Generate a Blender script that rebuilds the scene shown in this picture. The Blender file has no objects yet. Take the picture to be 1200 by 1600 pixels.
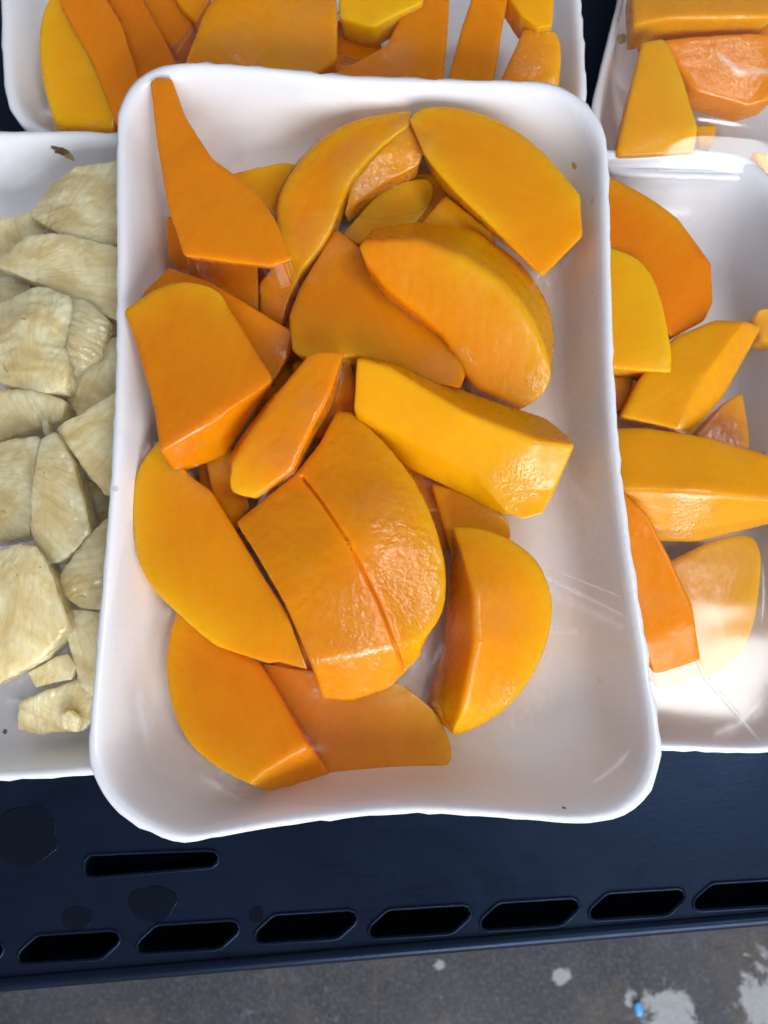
import bpy, bmesh, math, random
import numpy as np
from mathutils import Vector, Matrix, noise
from mathutils.bvhtree import BVHTree

# ------------------------------------------------------------------ camera, light, exposure
scene = bpy.context.scene
COL = scene.collection
MM = 0.001
CAM_H, TILT, FPX = 0.2475, math.radians(9.0), 1200.0

cam_data = bpy.data.cameras.new('camera')
cam_data.sensor_fit = 'HORIZONTAL'
cam_data.sensor_width = 36.0
cam_data.lens = 36.0 * FPX / 1200.0
cam_data.clip_start = 0.01
cam_data.clip_end = 20.0
cam_data.dof.use_dof = True
cam_data.dof.focus_distance = 0.205
cam_data.dof.aperture_fstop = 22.0
cam = bpy.data.objects.new('camera', cam_data)
COL.objects.link(cam)
cam.location = (0, 0, CAM_H)
cam.rotation_euler = (TILT, 0, 0)
scene.camera = cam

world = bpy.data.worlds.new('World')
scene.world = world
world.use_nodes = True
wbg = world.node_tree.nodes['Background']
wbg.inputs['Color'].default_value = (0.78, 0.85, 1.0, 1)
wbg.inputs['Strength'].default_value = 0.35


def area_lamp(name, pos, target, size, size_y, power, color):
    d = bpy.data.lights.new(name, 'AREA')
    d.shape = 'RECTANGLE'
    d.size, d.size_y, d.energy, d.color = size, size_y, power, color
    o = bpy.data.objects.new(name, d)
    COL.objects.link(o)
    o.location = pos
    o.rotation_euler = (Vector(target) - Vector(pos)).to_track_quat('-Z', 'Y').to_euler()
    return o


area_lamp('daylight_opening', (0.48, -1.28, 0.76), (0.0, 0.05, 0.0), 1.0, 0.8, 29.0, (0.95, 0.975, 1.0))
area_lamp('daylight_roof_gap', (0.61, -0.09, 1.42), (0.05, 0.03, 0.0), 0.22, 0.34, 5.0, (1.0, 0.99, 0.98))

vs = scene.view_settings
vs.view_transform = 'Standard'
vs.look = 'None'
vs.exposure = 0.0
vs.gamma = 1.0
vs.use_curve_mapping = False
scene.cycles.use_denoising = True
scene.cycles.transparent_max_bounces = 16
scene.cycles.max_bounces = 5
scene.cycles.diffuse_bounces = 3
scene.cycles.glossy_bounces = 2
scene.cycles.transmission_bounces = 4
scene.cycles.use_adaptive_sampling = True
scene.cycles.adaptive_threshold = 0.05
scene.cycles.adaptive_min_samples = 12
scene.cycles.caustics_reflective = False
scene.cycles.caustics_refractive = False

RND = random.Random(7)
GZ = -300.0                      # floor level, mm


# ------------------------------------------------------------------ helpers
def at(px, py, z):
    """World point (metres) of photo pixel (1200x1600 frame) at height z in millimetres."""
    dx, dy = (px - 600.0) / FPX, (800.0 - py) / FPX
    c, s = math.cos(TILT), math.sin(TILT)
    d = Vector((dx, dy * c + s, dy * s - c))
    t = (z * MM - CAM_H) / d.z
    return Vector((d.x * t, d.y * t, z * MM))


def tag(o, label=None, category=None, group=None, kind=None):
    if label: o['label'] = label
    if category: o['category'] = category
    if group: o['group'] = group
    if kind: o['kind'] = kind
    return o


def link(name, mesh, mat, parent=None, loc=None):
    o = bpy.data.objects.new(name, mesh)
    COL.objects.link(o)
    if mat is not None and len(mesh.materials) == 0:
        mesh.materials.append(mat)
    if parent: o.parent = parent
    if loc is not None: o.location = loc
    return o


def smooth(mesh):
    mesh.polygons.foreach_set('use_smooth', [True] * len(mesh.polygons))


def closed_curve(pts, n):
    """Closed Catmull-Rom through pts, resampled to n points of even arc length."""
    P = np.array([list(p) for p in pts], float)
    m = len(P)
    out = []
    for i in range(m):
        p0, p1, p2, p3 = P[i - 1], P[i], P[(i + 1) % m], P[(i + 2) % m]
        for t in np.linspace(0, 1, 24, endpoint=False):
            out.append(0.5 * (2 * p1 + (p2 - p0) * t + (2 * p0 - 5 * p1 + 4 * p2 - p3) * t * t + (3 * p1 - p0 - 3 * p2 + p3) * t ** 3))
    out = np.array(out)
    d = np.linalg.norm(np.roll(out, -1, 0) - out, axis=1)
    s = np.concatenate([[0], np.cumsum(d)])
    full = np.vstack([out, out[:1]])
    u = np.linspace(0, s[-1], n, endpoint=False)
    return np.stack([np.interp(u, s, full[:, k]) for k in range(full.shape[1])], 1)


# ------------------------------------------------------------------ materials
class Mat:
    def __init__(self, name):
        self.m = bpy.data.materials.new(name)
        self.m.use_nodes = True
        self.t = self.m.node_tree
        self.b = self.t.nodes['Principled BSDF']
        self.b.subsurface_method = 'BURLEY'
        self.out = self.t.nodes['Material Output']

    def n(self, kind, **kw):
        node = self.t.nodes.new(kind)
        for k, v in kw.items():
            if k in node.inputs: node.inputs[k].default_value = v
            else: setattr(node, k, v)
        return node

    def l(self, a, b): self.t.links.new(a, b)

    def coords(self, scale=(1, 1, 1), space='Object'):
        c = self.n('ShaderNodeTexCoord')
        mp = self.n('ShaderNodeMapping')
        mp.inputs['Scale'].default_value = scale
        self.l(c.outputs[space], mp.inputs['Vector'])
        return mp.outputs['Vector']

    def noise(self, vec, scale, detail=3.0, rough=0.55, dist=0.0):
        t = self.n('ShaderNodeTexNoise')
        t.inputs['Scale'].default_value = scale
        t.inputs['Detail'].default_value = detail
        t.inputs['Roughness'].default_value = rough
        t.inputs['Distortion'].default_value = dist
        self.l(vec, t.inputs['Vector'])
        return t.outputs['Fac']

    def ramp(self, fac, stops):
        r = self.n('ShaderNodeValToRGB')
        e = r.color_ramp.elements
        while len(e) < len(stops): e.new(0.5)
        for k, (p, c) in enumerate(stops):
            e[k].position = p
            e[k].color = c if len(c) == 4 else (*c, 1)
        self.l(fac, r.inputs['Fac'])
        return r.outputs['Color']

    def mix(self, fac, a, b, mode='MIX'):
        x = self.n('ShaderNodeMix', data_type='RGBA', blend_type=mode)
        for s, v in ((x.inputs[0], fac), (x.inputs[6], a), (x.inputs[7], b)):
            if hasattr(v, 'is_output'): self.l(v, s)
            elif isinstance(v, tuple): s.default_value = v if len(v) == 4 else (*v, 1)
            else: s.default_value = v
        return x.outputs[2]

    def math(self, op, a, b=0.0):
        x = self.n('ShaderNodeMath', operation=op)
        for s, v in ((x.inputs[0], a), (x.inputs[1], b)):
            if hasattr(v, 'is_output'): self.l(v, s)
            else: s.default_value = v
        return x.outputs[0]

    def bump(self, height, strength, dist, prev=None):
        b = self.n('ShaderNodeBump')
        b.inputs['Strength'].default_value = strength
        b.inputs['Distance'].default_value = dist
        self.l(height, b.inputs['Height'])
        if prev is not None: self.l(prev, b.inputs['Normal'])
        return b.outputs['Normal']


def fruit_material(name, deep, mid, skin, sss=0.85):
    k = Mat(name)
    v = k.coords()
    info = k.n('ShaderNodeObjectInfo')
    att = k.n('ShaderNodeAttribute', attribute_name='skin')
    big = k.noise(v, 32, 2, 0.45, 0.3)
    fine = k.noise(v, 420, 4, 0.6, 0.3)
    base = k.mix(k.math('SUBTRACT', k.math('MULTIPLY', big, 1.6), 0.3), deep, mid)
    sk = k.math('ADD', att.outputs['Fac'], k.math('MULTIPLY', k.math('SUBTRACT', fine, 0.5), 0.35))
    rot = k.n('ShaderNodeVectorRotate', rotation_type='Z_AXIS')
    k.l(v, rot.inputs['Vector'])
    k.l(k.math('MULTIPLY', info.outputs['Random'], 23.0), rot.inputs['Angle'])
    smp = k.n('ShaderNodeMapping')
    smp.inputs['Scale'].default_value = (0.12, 1.0, 0.5)
    k.l(rot.outputs['Vector'], smp.inputs['Vector'])
    streak = k.noise(smp.outputs['Vector'], 520, 3, 0.6, 0.2)
    base = k.mix(k.math('MULTIPLY', k.math('SUBTRACT', streak, 0.40), 0.55), base, skin)
    base = k.mix(sk, base, skin)
    hsv = k.n('ShaderNodeHueSaturation')
    hsv.inputs['Hue'].default_value = 0.5
    k.l(k.math('ADD', k.math('MULTIPLY', info.outputs['Random'], 0.014), 0.495), hsv.inputs['Hue'])
    k.l(k.math('ADD', k.math('MULTIPLY', info.outputs['Random'], 0.14), 0.92), hsv.inputs['Value'])
    k.l(base, hsv.inputs['Color'])
    k.l(hsv.outputs['Color'], k.b.inputs['Base Color'])
    ca = k.n('ShaderNodeAttribute', attribute_name='cut')
    k.l(k.math('MULTIPLY', k.math('SUBTRACT', 1.0, ca.outputs['Fac']), sss), k.b.inputs['Subsurface Weight'])
    k.b.inputs['Subsurface Radius'].default_value = (1.0, 0.36, 0.05)
    k.b.inputs['Subsurface Scale'].default_value = 0.007
    r = k.ramp(fine, [(0.35, (0.20, 0.20, 0.20)), (0.70, (0.44, 0.44, 0.44))])
    wr = k.n('ShaderNodeAttribute', attribute_name='wet')
    k.l(k.mix(wr.outputs['Fac'], r, (0.10, 0.10, 0.10)), k.b.inputs['Roughness'])
    k.l(k.math('ADD', k.math('MULTIPLY', wr.outputs['Fac'], 0.25), 0.20), k.b.inputs['Specular IOR Level'])
    k.l(k.math('ADD', k.math('MULTIPLY', wr.outputs['Fac'], 0.60), 0.05), k.b.inputs['Coat Weight'])
    k.b.inputs['Coat Roughness'].default_value = 0.06
    wa = k.n('ShaderNodeAttribute', attribute_name='wet')
    wet = k.math('ADD', k.math('MULTIPLY', wa.outputs['Fac'], 0.93), 0.07)
    gr = k.n('ShaderNodeTexVoronoi')
    gr.inputs['Scale'].default_value = 800
    k.l(v, gr.inputs['Vector'])
    h = k.math('ADD', k.noise(v, 1200, 3, 0.65), k.math('MULTIPLY', gr.outputs['Distance'], 0.4))
    h = k.math('MULTIPLY', h, wet)
    nrm = k.bump(h, 1.0, 0.00019)
    nrm = k.bump(streak, 0.30, 0.00016, nrm)
    k.l(nrm, k.b.inputs['Normal'])
    k.l(nrm, k.b.inputs['Coat Normal'])
    return k.m


def pineapple_material():
    k = Mat('pineapple_flesh')
    info = k.n('ShaderNodeObjectInfo')
    v = k.coords()
    rot = k.n('ShaderNodeVectorRotate', rotation_type='Z_AXIS')
    k.l(v, rot.inputs['Vector'])
    k.l(k.math('MULTIPLY', info.outputs['Random'], 9.0), rot.inputs['Angle'])
    sp_ = k.n('ShaderNodeSeparateXYZ')
    k.l(rot.outputs['Vector'], sp_.inputs[0])
    px_ = k.math('ADD', sp_.outputs['X'], 0.022)
    ang = k.math('ARCTAN2', sp_.outputs['Y'], px_)
    rad = k.math('SQRT', k.math('ADD', k.math('MULTIPLY', sp_.outputs['Y'], sp_.outputs['Y']), k.math('MULTIPLY', px_, px_)))
    cb = k.n('ShaderNodeCombineXYZ')
    k.l(k.math('MULTIPLY', ang, 24.0), cb.inputs['X'])
    k.l(k.math('MULTIPLY', rad, 90.0), cb.inputs['Y'])
    k.l(k.math('MULTIPLY', sp_.outputs['Z'], 260.0), cb.inputs['Z'])
    warp = k.n('ShaderNodeTexNoise')
    warp.inputs['Scale'].default_value = 120
    k.l(v, warp.inputs['Vector'])
    wv = k.n('ShaderNodeVectorMath', operation='MULTIPLY_ADD')
    k.l(warp.outputs['Color'], wv.inputs[0])
    wv.inputs[1].default_value = (2.0, 2.0, 2.0)
    k.l(cb.outputs['Vector'], wv.inputs[2])
    f = k.noise(wv.outputs['Vector'], 1.0, 5, 0.6, 0.2)
    big = k.noise(v, 75, 3, 0.55, 0.5)
    c = k.mix(k.ramp(big, [(0.36, (0, 0, 0)), (0.62, (1, 1, 1))]), (0.64, 0.49, 0.22), (0.85, 0.775, 0.48))
    c = k.mix(k.ramp(f, [(0.33, (0.36, 0.36, 0.36)), (0.55, (0, 0, 0))]), c, (0.52, 0.36, 0.13))
    spots = k.ramp(k.noise(v, 170, 2, 0.5, 1.2), [(0.69, (0, 0, 0)), (0.745, (1, 1, 1))])
    c = k.mix(k.math('MULTIPLY', spots, 0.8), c, (0.20, 0.11, 0.04))
    hsv = k.n('ShaderNodeHueSaturation')
    k.l(k.math('ADD', k.math('MULTIPLY', info.outputs['Random'], 0.3), 0.8), hsv.inputs['Value'])
    k.l(c, hsv.inputs['Color'])
    k.l(hsv.outputs['Color'], k.b.inputs['Base Color'])
    k.b.inputs['Subsurface Weight'].default_value = 0.9
    k.b.inputs['Subsurface Radius'].default_value = (1.0, 0.75, 0.3)
    k.b.inputs['Subsurface Scale'].default_value = 0.009
    k.b.inputs['Roughness'].default_value = 0.22
    k.b.inputs['Coat Weight'].default_value = 0.6
    k.b.inputs['Coat Roughness'].default_value = 0.10
    k.b.inputs['Specular IOR Level'].default_value = 0.4
    nrm = k.bump(f, 0.5, 0.0008)
    nrm = k.bump(k.noise(v, 700, 3, 0.6), 0.3, 0.0002, nrm)
    k.l(nrm, k.b.inputs['Normal'])
    return k.m


def foam_material():
    k = Mat('white_foam')
    v = k.coords()
    st = k.ramp(k.noise(v, 38, 3, 0.6, 0.6), [(0.58, (0, 0, 0)), (0.80, (1, 1, 1))])
    c = k.mix(k.math('MULTIPLY', st, 0.25), (0.85, 0.86, 0.905), (0.81, 0.75, 0.67))
    sp = k.n('ShaderNodeTexVoronoi')
    sp.inputs['Scale'].default_value = 55
    k.l(v, sp.inputs['Vector'])
    dots = k.ramp(sp.outputs['Distance'], [(0.035, (1, 1, 1)), (0.055, (0, 0, 0))])
    c = k.mix(k.math('MULTIPLY', dots, 0.35), c, (0.30, 0.20, 0.10))
    jc = k.n('ShaderNodeAttribute', attribute_name='juice_bounce')      # fruit juice in the foam, plus painted orange bounce light
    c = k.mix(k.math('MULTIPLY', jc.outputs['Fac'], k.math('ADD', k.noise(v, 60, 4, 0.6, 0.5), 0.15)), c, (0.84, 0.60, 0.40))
    k.l(c, k.b.inputs['Base Color'])
    k.b.inputs['Roughness'].default_value = 0.24
    k.b.inputs['Specular IOR Level'].default_value = 0.5
    k.b.inputs['Subsurface Weight'].default_value = 0.0
    k.b.inputs['Subsurface Radius'].default_value = (1, 0.95, 0.9)
    k.b.inputs['Subsurface Scale'].default_value = 0.003
    cell = k.n('ShaderNodeTexVoronoi')
    cell.inputs['Scale'].default_value = 520
    k.l(v, cell.inputs['Vector'])
    nrm = k.bump(cell.outputs['Distance'], 0.22, 0.0002)
    nrm = k.bump(k.noise(v, 110, 3, 0.5), 0.07, 0.0008, nrm)
    k.l(nrm, k.b.inputs['Normal'])
    return k.m


def film_material(name, rough, wob, gain):
    k = Mat(name)
    k.t.nodes.remove(k.b)
    v = k.coords((1, 1, 1))
    tr = k.n('ShaderNodeBsdfTransparent')
    tr.inputs['Color'].default_value = (1, 1, 1, 1)
    gl = k.n('ShaderNodeBsdfGlossy')
    gl.inputs['Roughness'].default_value = rough
    fr = k.n('ShaderNodeFresnel')
    geo = k.n('ShaderNodeNewGeometry')          # thin sheet: the same reflectance from both of its sides
    k.l(k.math('ADD', k.math('MULTIPLY', geo.outputs['Backfacing'], 1 / 1.48 - 1.48), 1.48), fr.inputs['IOR'])
    nrm = k.bump(k.noise(k.coords((1, 0.35, 1)), 130, 3, 0.5, 0.8), wob, 0.001)
    k.l(nrm, gl.inputs['Normal'])
    mx = k.n('ShaderNodeMixShader')
    k.l(k.math('MINIMUM', k.math('MULTIPLY', fr.outputs[0], gain), 0.5), mx.inputs[0])
    k.l(tr.outputs[0], mx.inputs[1])
    k.l(gl.outputs[0], mx.inputs[2])
    fold = k.n('ShaderNodeAttribute', attribute_name='fold')     # gathered film is milky
    df = k.n('ShaderNodeBsdfTranslucent'); df.inputs['Color'].default_value = (0.9, 0.9, 0.92, 1)
    d2 = k.n('ShaderNodeBsdfDiffuse'); d2.inputs['Color'].default_value = (0.9, 0.9, 0.92, 1)
    m0 = k.n('ShaderNodeMixShader'); m0.inputs[0].default_value = 0.5
    k.l(d2.outputs[0], m0.inputs[1]); k.l(df.outputs[0], m0.inputs[2])
    m2 = k.n('ShaderNodeMixShader')
    k.l(fold.outputs['Fac'], m2.inputs[0]); k.l(mx.outputs[0], m2.inputs[1]); k.l(m0.outputs[0], m2.inputs[2])
    k.l(m2.outputs[0], k.out.inputs['Surface'])
    return k.m


def crate_material():
    k = Mat('navy_plastic')
    v = k.coords()
    st = k.noise(v, 26, 5, 0.62, 0.7)
    c = k.mix(st, (0.002, 0.003, 0.006), (0.006, 0.010, 0.022))
    k.l(c, k.b.inputs['Base Color'])
    scr = k.noise(k.coords((1, 14, 1)), 60, 4, 0.6, 0.4)
    r = k.mix(k.math('MULTIPLY', scr, 0.5), k.ramp(st, [(0.3, (0.20,) * 3), (0.7, (0.36,) * 3)]), (0.60,) * 3)
    k.l(r, k.b.inputs['Roughness'])
    k.b.inputs['Specular IOR Level'].default_value = 0.36
    k.b.inputs['Specular Tint'].default_value = (0.30, 0.50, 1.0, 1)
    nrm = k.bump(k.noise(v, 700, 3, 0.6), 0.12, 0.0003)
    nrm = k.bump(scr, 0.04, 0.0004, nrm)
    k.l(nrm, k.b.inputs['Normal'])
    return k.m


def wet_material():
    k = Mat('water_on_plastic')
    k.b.inputs['Base Color'].default_value = (0.004, 0.006, 0.011, 1)
    k.b.inputs['Roughness'].default_value = 0.20
    k.b.inputs['IOR'].default_value = 1.33
    k.b.inputs['Specular Tint'].default_value = (0.4, 0.6, 1.0, 1)
    return k.m


def concrete_material():
    k = Mat('worn_concrete')
    v = k.coords()
    a = k.noise(v, 7, 6, 0.68, 0.6)
    b = k.noise(v, 60, 6, 0.72, 0.4)
    g = k.noise(v, 420, 3, 0.6)
    c = k.mix(k.ramp(a, [(0.36, (0, 0, 0)), (0.64, (1, 1, 1))]), (0.013, 0.016, 0.026), (0.062, 0.066, 0.082))
    c = k.mix(k.ramp(b, [(0.40, (0.8,) * 3), (0.60, (0, 0, 0))]), c, (0.035, 0.034, 0.036))
    c = k.mix(k.ramp(k.noise(v, 16, 4, 0.6, 0.8), [(0.54, (0, 0, 0)), (0.66, (0.6,) * 3)]), c, (0.10, 0.075, 0.055))
    c = k.mix(k.ramp(g, [(0.48, (0, 0, 0)), (0.66, (0.55,) * 3)]), c, (0.105, 0.112, 0.132))
    sp = k.ramp(k.noise(v, 95, 4, 0.62, 0.5), [(0.64, (0, 0, 0)), (0.74, (1, 1, 1))])
    c = k.mix(k.math('MULTIPLY', sp, 0.6), c, (0.22, 0.22, 0.23))
    # pale cement splashed and trodden into the floor
    for px, py, r in ((1045, 1592, 20.0), (1215, 1565, 26.0), (877, 1524, 5.5), (687, 1508, 4.5), (985, 1560, 5.0)):
        p = at(px, py, GZ)
        d = k.n('ShaderNodeVectorMath', operation='DISTANCE')
        k.l(v, d.inputs[0]); d.inputs[1].default_value = (p.x, p.y, 0.0)
        e = k.math('ADD', k.math('DIVIDE', d.outputs['Value'], r * MM), k.math('MULTIPLY', k.math('SUBTRACT', b, 0.5), 3.2))
        c = k.mix(k.ramp(e, [(0.72, (0.8,) * 3), (1.0, (0, 0, 0))]), c, k.mix(g, (0.30, 0.31, 0.33), (0.46, 0.47, 0.49)))
    k.l(c, k.b.inputs['Base Color'])
    k.b.inputs['Roughness'].default_value = 0.7
    k.l(k.bump(b, 0.4, 0.003), k.b.inputs['Normal'])
    return k.m


def plain(name, col, rough=0.5):
    k = Mat(name)
    v = k.coords()
    k.l(k.mix(k.noise(v, 300, 3, 0.6), tuple(c * 0.75 for c in col), col), k.b.inputs['Base Color'])
    k.b.inputs['Roughness'].default_value = rough
    return k.m


MANGO = fruit_material('mango_flesh', (0.77, 0.198, 0.001), (0.81, 0.275, 0.002), (0.83, 0.41, 0.004))
MANGO_Y = fruit_material('yellow_mango_flesh', (0.78, 0.272, 0.002), (0.81, 0.345, 0.003), (0.83, 0.42, 0.005))
MANGO_O = fruit_material('orange_mango_flesh', (0.72, 0.155, 0.001), (0.77, 0.205, 0.002), (0.81, 0.34, 0.004))
PINE = pineapple_material()
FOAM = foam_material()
FILM = film_material('cling_film', 0.36, 0.10, 0.6)
FILM_TAUT = film_material('taut_cling_film', 0.11, 0.03, 1.3)
CRATE = crate_material()
WET = wet_material()
CONCRETE = concrete_material()
BLUE = plain('blue_scrap', (0.05, 0.35, 0.75), 0.4)
CRUMB = plain('fruit_crumb', (0.62, 0.42, 0.12), 0.5)
SPOT = plain('brown_juice', (0.16, 0.09, 0.03), 0.3)

# ------------------------------------------------------------------ ground
bm = bmesh.new()
bmesh.ops.create_grid(bm, x_segments=60, y_segments=60, size=2.5)
for v in bm.verts:
    v.co.z += 0.002 * noise.noise(v.co * 6)
me = bpy.data.meshes.new('ground'); bm.to_mesh(me); bm.free(); smooth(me)
tag(link('ground', me, CONCRETE, loc=(0, 0, GZ * MM)), kind='structure')


def blot(name, mat, cx, cy, r, z, seed, thick, squash=1.0, n=40, rough=0.35):
    """A thin lens with an irregular outline lying on a surface."""
    c = at(cx, cy, z)
    bm = bmesh.new()
    rings = []
    for rr, hh in ((1.0, 0.0), (0.96, 0.6), (0.8, 0.95), (0.4, 1.0)):
        ring = []
        for i in range(n):
            a = 2 * math.pi * i / n
            k = 1 + rough * (noise.noise(Vector((math.cos(a) * 1.3, math.sin(a) * 1.3, seed))) + 0.35 * noise.noise(Vector((math.cos(a) * 3.7, math.sin(a) * 3.7, seed + 5))) + 0.15 * noise.noise(Vector((math.cos(a) * 9, math.sin(a) * 9, seed + 9))))
            ring.append(bm.verts.new((math.cos(a) * r * k * rr, math.sin(a) * r * k * rr * squash, hh * thick)))
        rings.append(ring)
    for A, B in zip(rings, rings[1:]):
        for i in range(n):
            bm.faces.new((A[i], A[(i + 1) % n], B[(i + 1) % n], B[i]))
    bm.faces.new(rings[-1])
    bm.faces.new(rings[0][::-1])
    me = bpy.data.meshes.new(name); bm.to_mesh(me); bm.free(); smooth(me)
    return link(name, me, mat, loc=c)


# ------------------------------------------------------------------ crate
CO = at(600, 1475, 0)
ce = at(1150, 1437, 0) - at(50, 1532, 0)
CANG = math.atan2(ce.y, ce.x)
CROT = Matrix.Rotation(-CANG, 3, 'Z')


def cl(px, py, z=0.0):
    """photo pixel on the crate top, in crate coordinates (metres)"""
    return CROT @ (at(px, py, z) - CO)


crate = bpy.data.objects.new('plastic_crate', None)
COL.objects.link(crate)
crate.location = CO
crate.rotation_euler = (0, 0, CANG)
tag(crate, 'dark navy plastic crate with slotted edge carrying all the trays', 'crate')

slot_anchor = [(-150, 1519, 1.0), (32, 1502, 1.0), (218, 1486, 1.0), (402, 1470, 1.0), (580, 1462, 1.0), (754, 1450, 0.97), (924, 1434, 0.94), (1087, 1419, 0.94), (1245, 1404, 0.94)]
slot_shape = [(0, 0), (-2, -8), (2, -16), (24, -36), (31, -39), (143, -46), (151, -43), (154, -35), (150, -28), (128, -8), (118, -5), (8, 2)]
SLOTS = [[(ax + sx * s, ay + sy * s) for sx, sy in slot_shape] for ax, ay, s in slot_anchor]
SLOTS.append([(138, 1368), (134, 1360), (135, 1345), (142, 1338), (240, 1334), (322, 1331), (334, 1332), (339, 1338), (338, 1347), (330, 1353), (240, 1361), (148, 1369)])

XL, XR, YB = -0.42, 0.42, 0.50
bm = bmesh.new()
edges = []


def loop2d(pts):
    vsl = [bm.verts.new((p[0], p[1], 0)) for p in pts]
    return [bm.edges.new((vsl[i], vsl[(i + 1) % len(vsl)])) for i in range(len(vsl))]


edges += loop2d([(XL, 0), (-0.2, 0), (0, 0), (0.2, 0), (XR, 0), (XR, YB), (XL, YB)])
slot_loops = []
for s in SLOTS:
    L = [cl(*p) for p in s]
    slot_loops.append(L)
    edges += loop2d(L)
bmesh.ops.triangle_fill(bm, edges=edges, use_beauty=True, use_dissolve=False)
for f in bm.faces:
    if f.normal.z < 0: f.normal_flip()
ret = bmesh.ops.extrude_face_region(bm, geom=bm.faces[:])
for g in ret['geom']:
    if isinstance(g, bmesh.types.BMVert): g.co.z -= 0.0028
bmesh.ops.recalc_face_normals(bm, faces=bm.faces[:])
me = bpy.data.meshes.new('top_plate'); bm.to_mesh(me); bm.free()
link('top_plate', me, CRATE, crate)


def ring_part(name, L, prof, mat, parent, n=None, fwd=True):
    """sweep a profile of (outward offset, z) round a closed 2-D loop"""
    C = Vector((sum(p.x for p in L) / len(L), sum(p.y for p in L) / len(L), 0))
    m = len(L)
    bm = bmesh.new()
    nor = []
    for i in range(m):
        d1 = (L[i] - L[i - 1]).normalized(); d2 = (L[(i + 1) % m] - L[i]).normalized()
        t = (d1 + d2).normalized()
        nn = Vector((t.y, -t.x, 0))
        if nn.dot(L[i] - C) < 0: nn = -nn
        nor.append(nn)
    rings = [[bm.verts.new((L[i].x + nor[i].x * o, L[i].y + nor[i].y * o, z)) for i in range(m)] for o, z in prof]
    for A, B in zip(rings, rings[1:]):
        for i in range(m):
            bm.faces.new((A[i], A[(i + 1) % m], B[(i + 1) % m], B[i]))
    bmesh.ops.recalc_face_normals(bm, faces=bm.faces[:])
    me = bpy.data.meshes.new(name); bm.to_mesh(me); bm.free(); smooth(me)
    return link(name, me, mat, parent)


for L in slot_loops:
    ring_part('slot_rim', L, [(0.0001, -0.010), (0.0000, -0.001), (0.0002, 0.0003), (0.0005, 0.0005), (0.0009, 0.0003), (0.0012, -0.0005)], CRATE, crate)

# rolled front lip, skirt walls and inner floor
bm = bmesh.new()
xs = np.linspace(XL, XR, 41)
prof = [(0.0, -0.0015), (0.0, 0.0003), (-0.0006, 0.0011), (-0.0018, 0.0015), (-0.0032, 0.0011), (-0.0042, -0.0002), (-0.0046, -0.002), (-0.0046, -0.20), (-0.0030, -0.20), (-0.0030, -0.003)]
rows = [[bm.verts.new((x, y, z)) for y, z in prof] for x in xs]
for A, B in zip(rows, rows[1:]):
    for i in range(len(prof) - 1):
        bm.faces.new((A[i], B[i], B[i + 1], A[i + 1]))
bmesh.ops.recalc_face_normals(bm, faces=bm.faces[:])
me = bpy.data.meshes.new('front_wall'); bm.to_mesh(me); bm.free(); smooth(me)
link('front_wall', me, CRATE, crate)


def box(name, x0, x1, y0, y1, z0, z1, mat, parent):
    bm = bmesh.new()
    bmesh.ops.create_cube(bm, size=1)
    for v in bm.verts:
        v.co = ((x0 + x1) / 2 + v.co.x * (x1 - x0), (y0 + y1) / 2 + v.co.y * (y1 - y0), (z0 + z1) / 2 + v.co.z * (z1 - z0))
    bmesh.ops.bevel(bm, geom=bm.edges[:], offset=0.001, segments=2, affect='EDGES')
    me = bpy.data.meshes.new(name); bm.to_mesh(me); bm.free()
    return link(name, me, mat, parent)


box('side_wall', XL, XL + 0.003, 0.001, YB, GZ * MM, -0.003, CRATE, crate)
box('side_wall', XR - 0.003, XR, 0.001, YB, GZ * MM, -0.003, CRATE, crate)
box('back_wall', XL + 0.0035, XR - 0.0035, YB - 0.003, YB, GZ * MM, -0.003, CRATE, crate)
box('front_panel', XL + 0.0035, XR - 0.0035, 0.0015, 0.0045, GZ * MM, -0.1, CRATE, crate)
box('bottom_panel', XL + 0.0035, XR - 0.0035, 0.005, YB - 0.0035, -0.060, -0.057, CRATE, crate)


# ------------------------------------------------------------------ trays
PROF_IN = [(1.9, -3.2), (0.7, -2.6), (0.0, -1.4), (0.25, -0.35), (1.1, 0.1), (2.2, -0.1), (3.1, -1.0), (4.0, -3.0), (5.4, -7.0), (7.2, -12.0), (9.4, -16.5), (12.5, -20.0), (16.5, -21.8), (21.0, -22.3), (27.0, -22.4)]
PROF_OUT = [(2.6, -3.4), (3.6, -7.0), (5.4, -12.0), (7.6, -17.0), (10.8, -22.0), (15.0, -24.2), (20.0, -24.6), (27.0, -24.6)]
NT = 220


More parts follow.
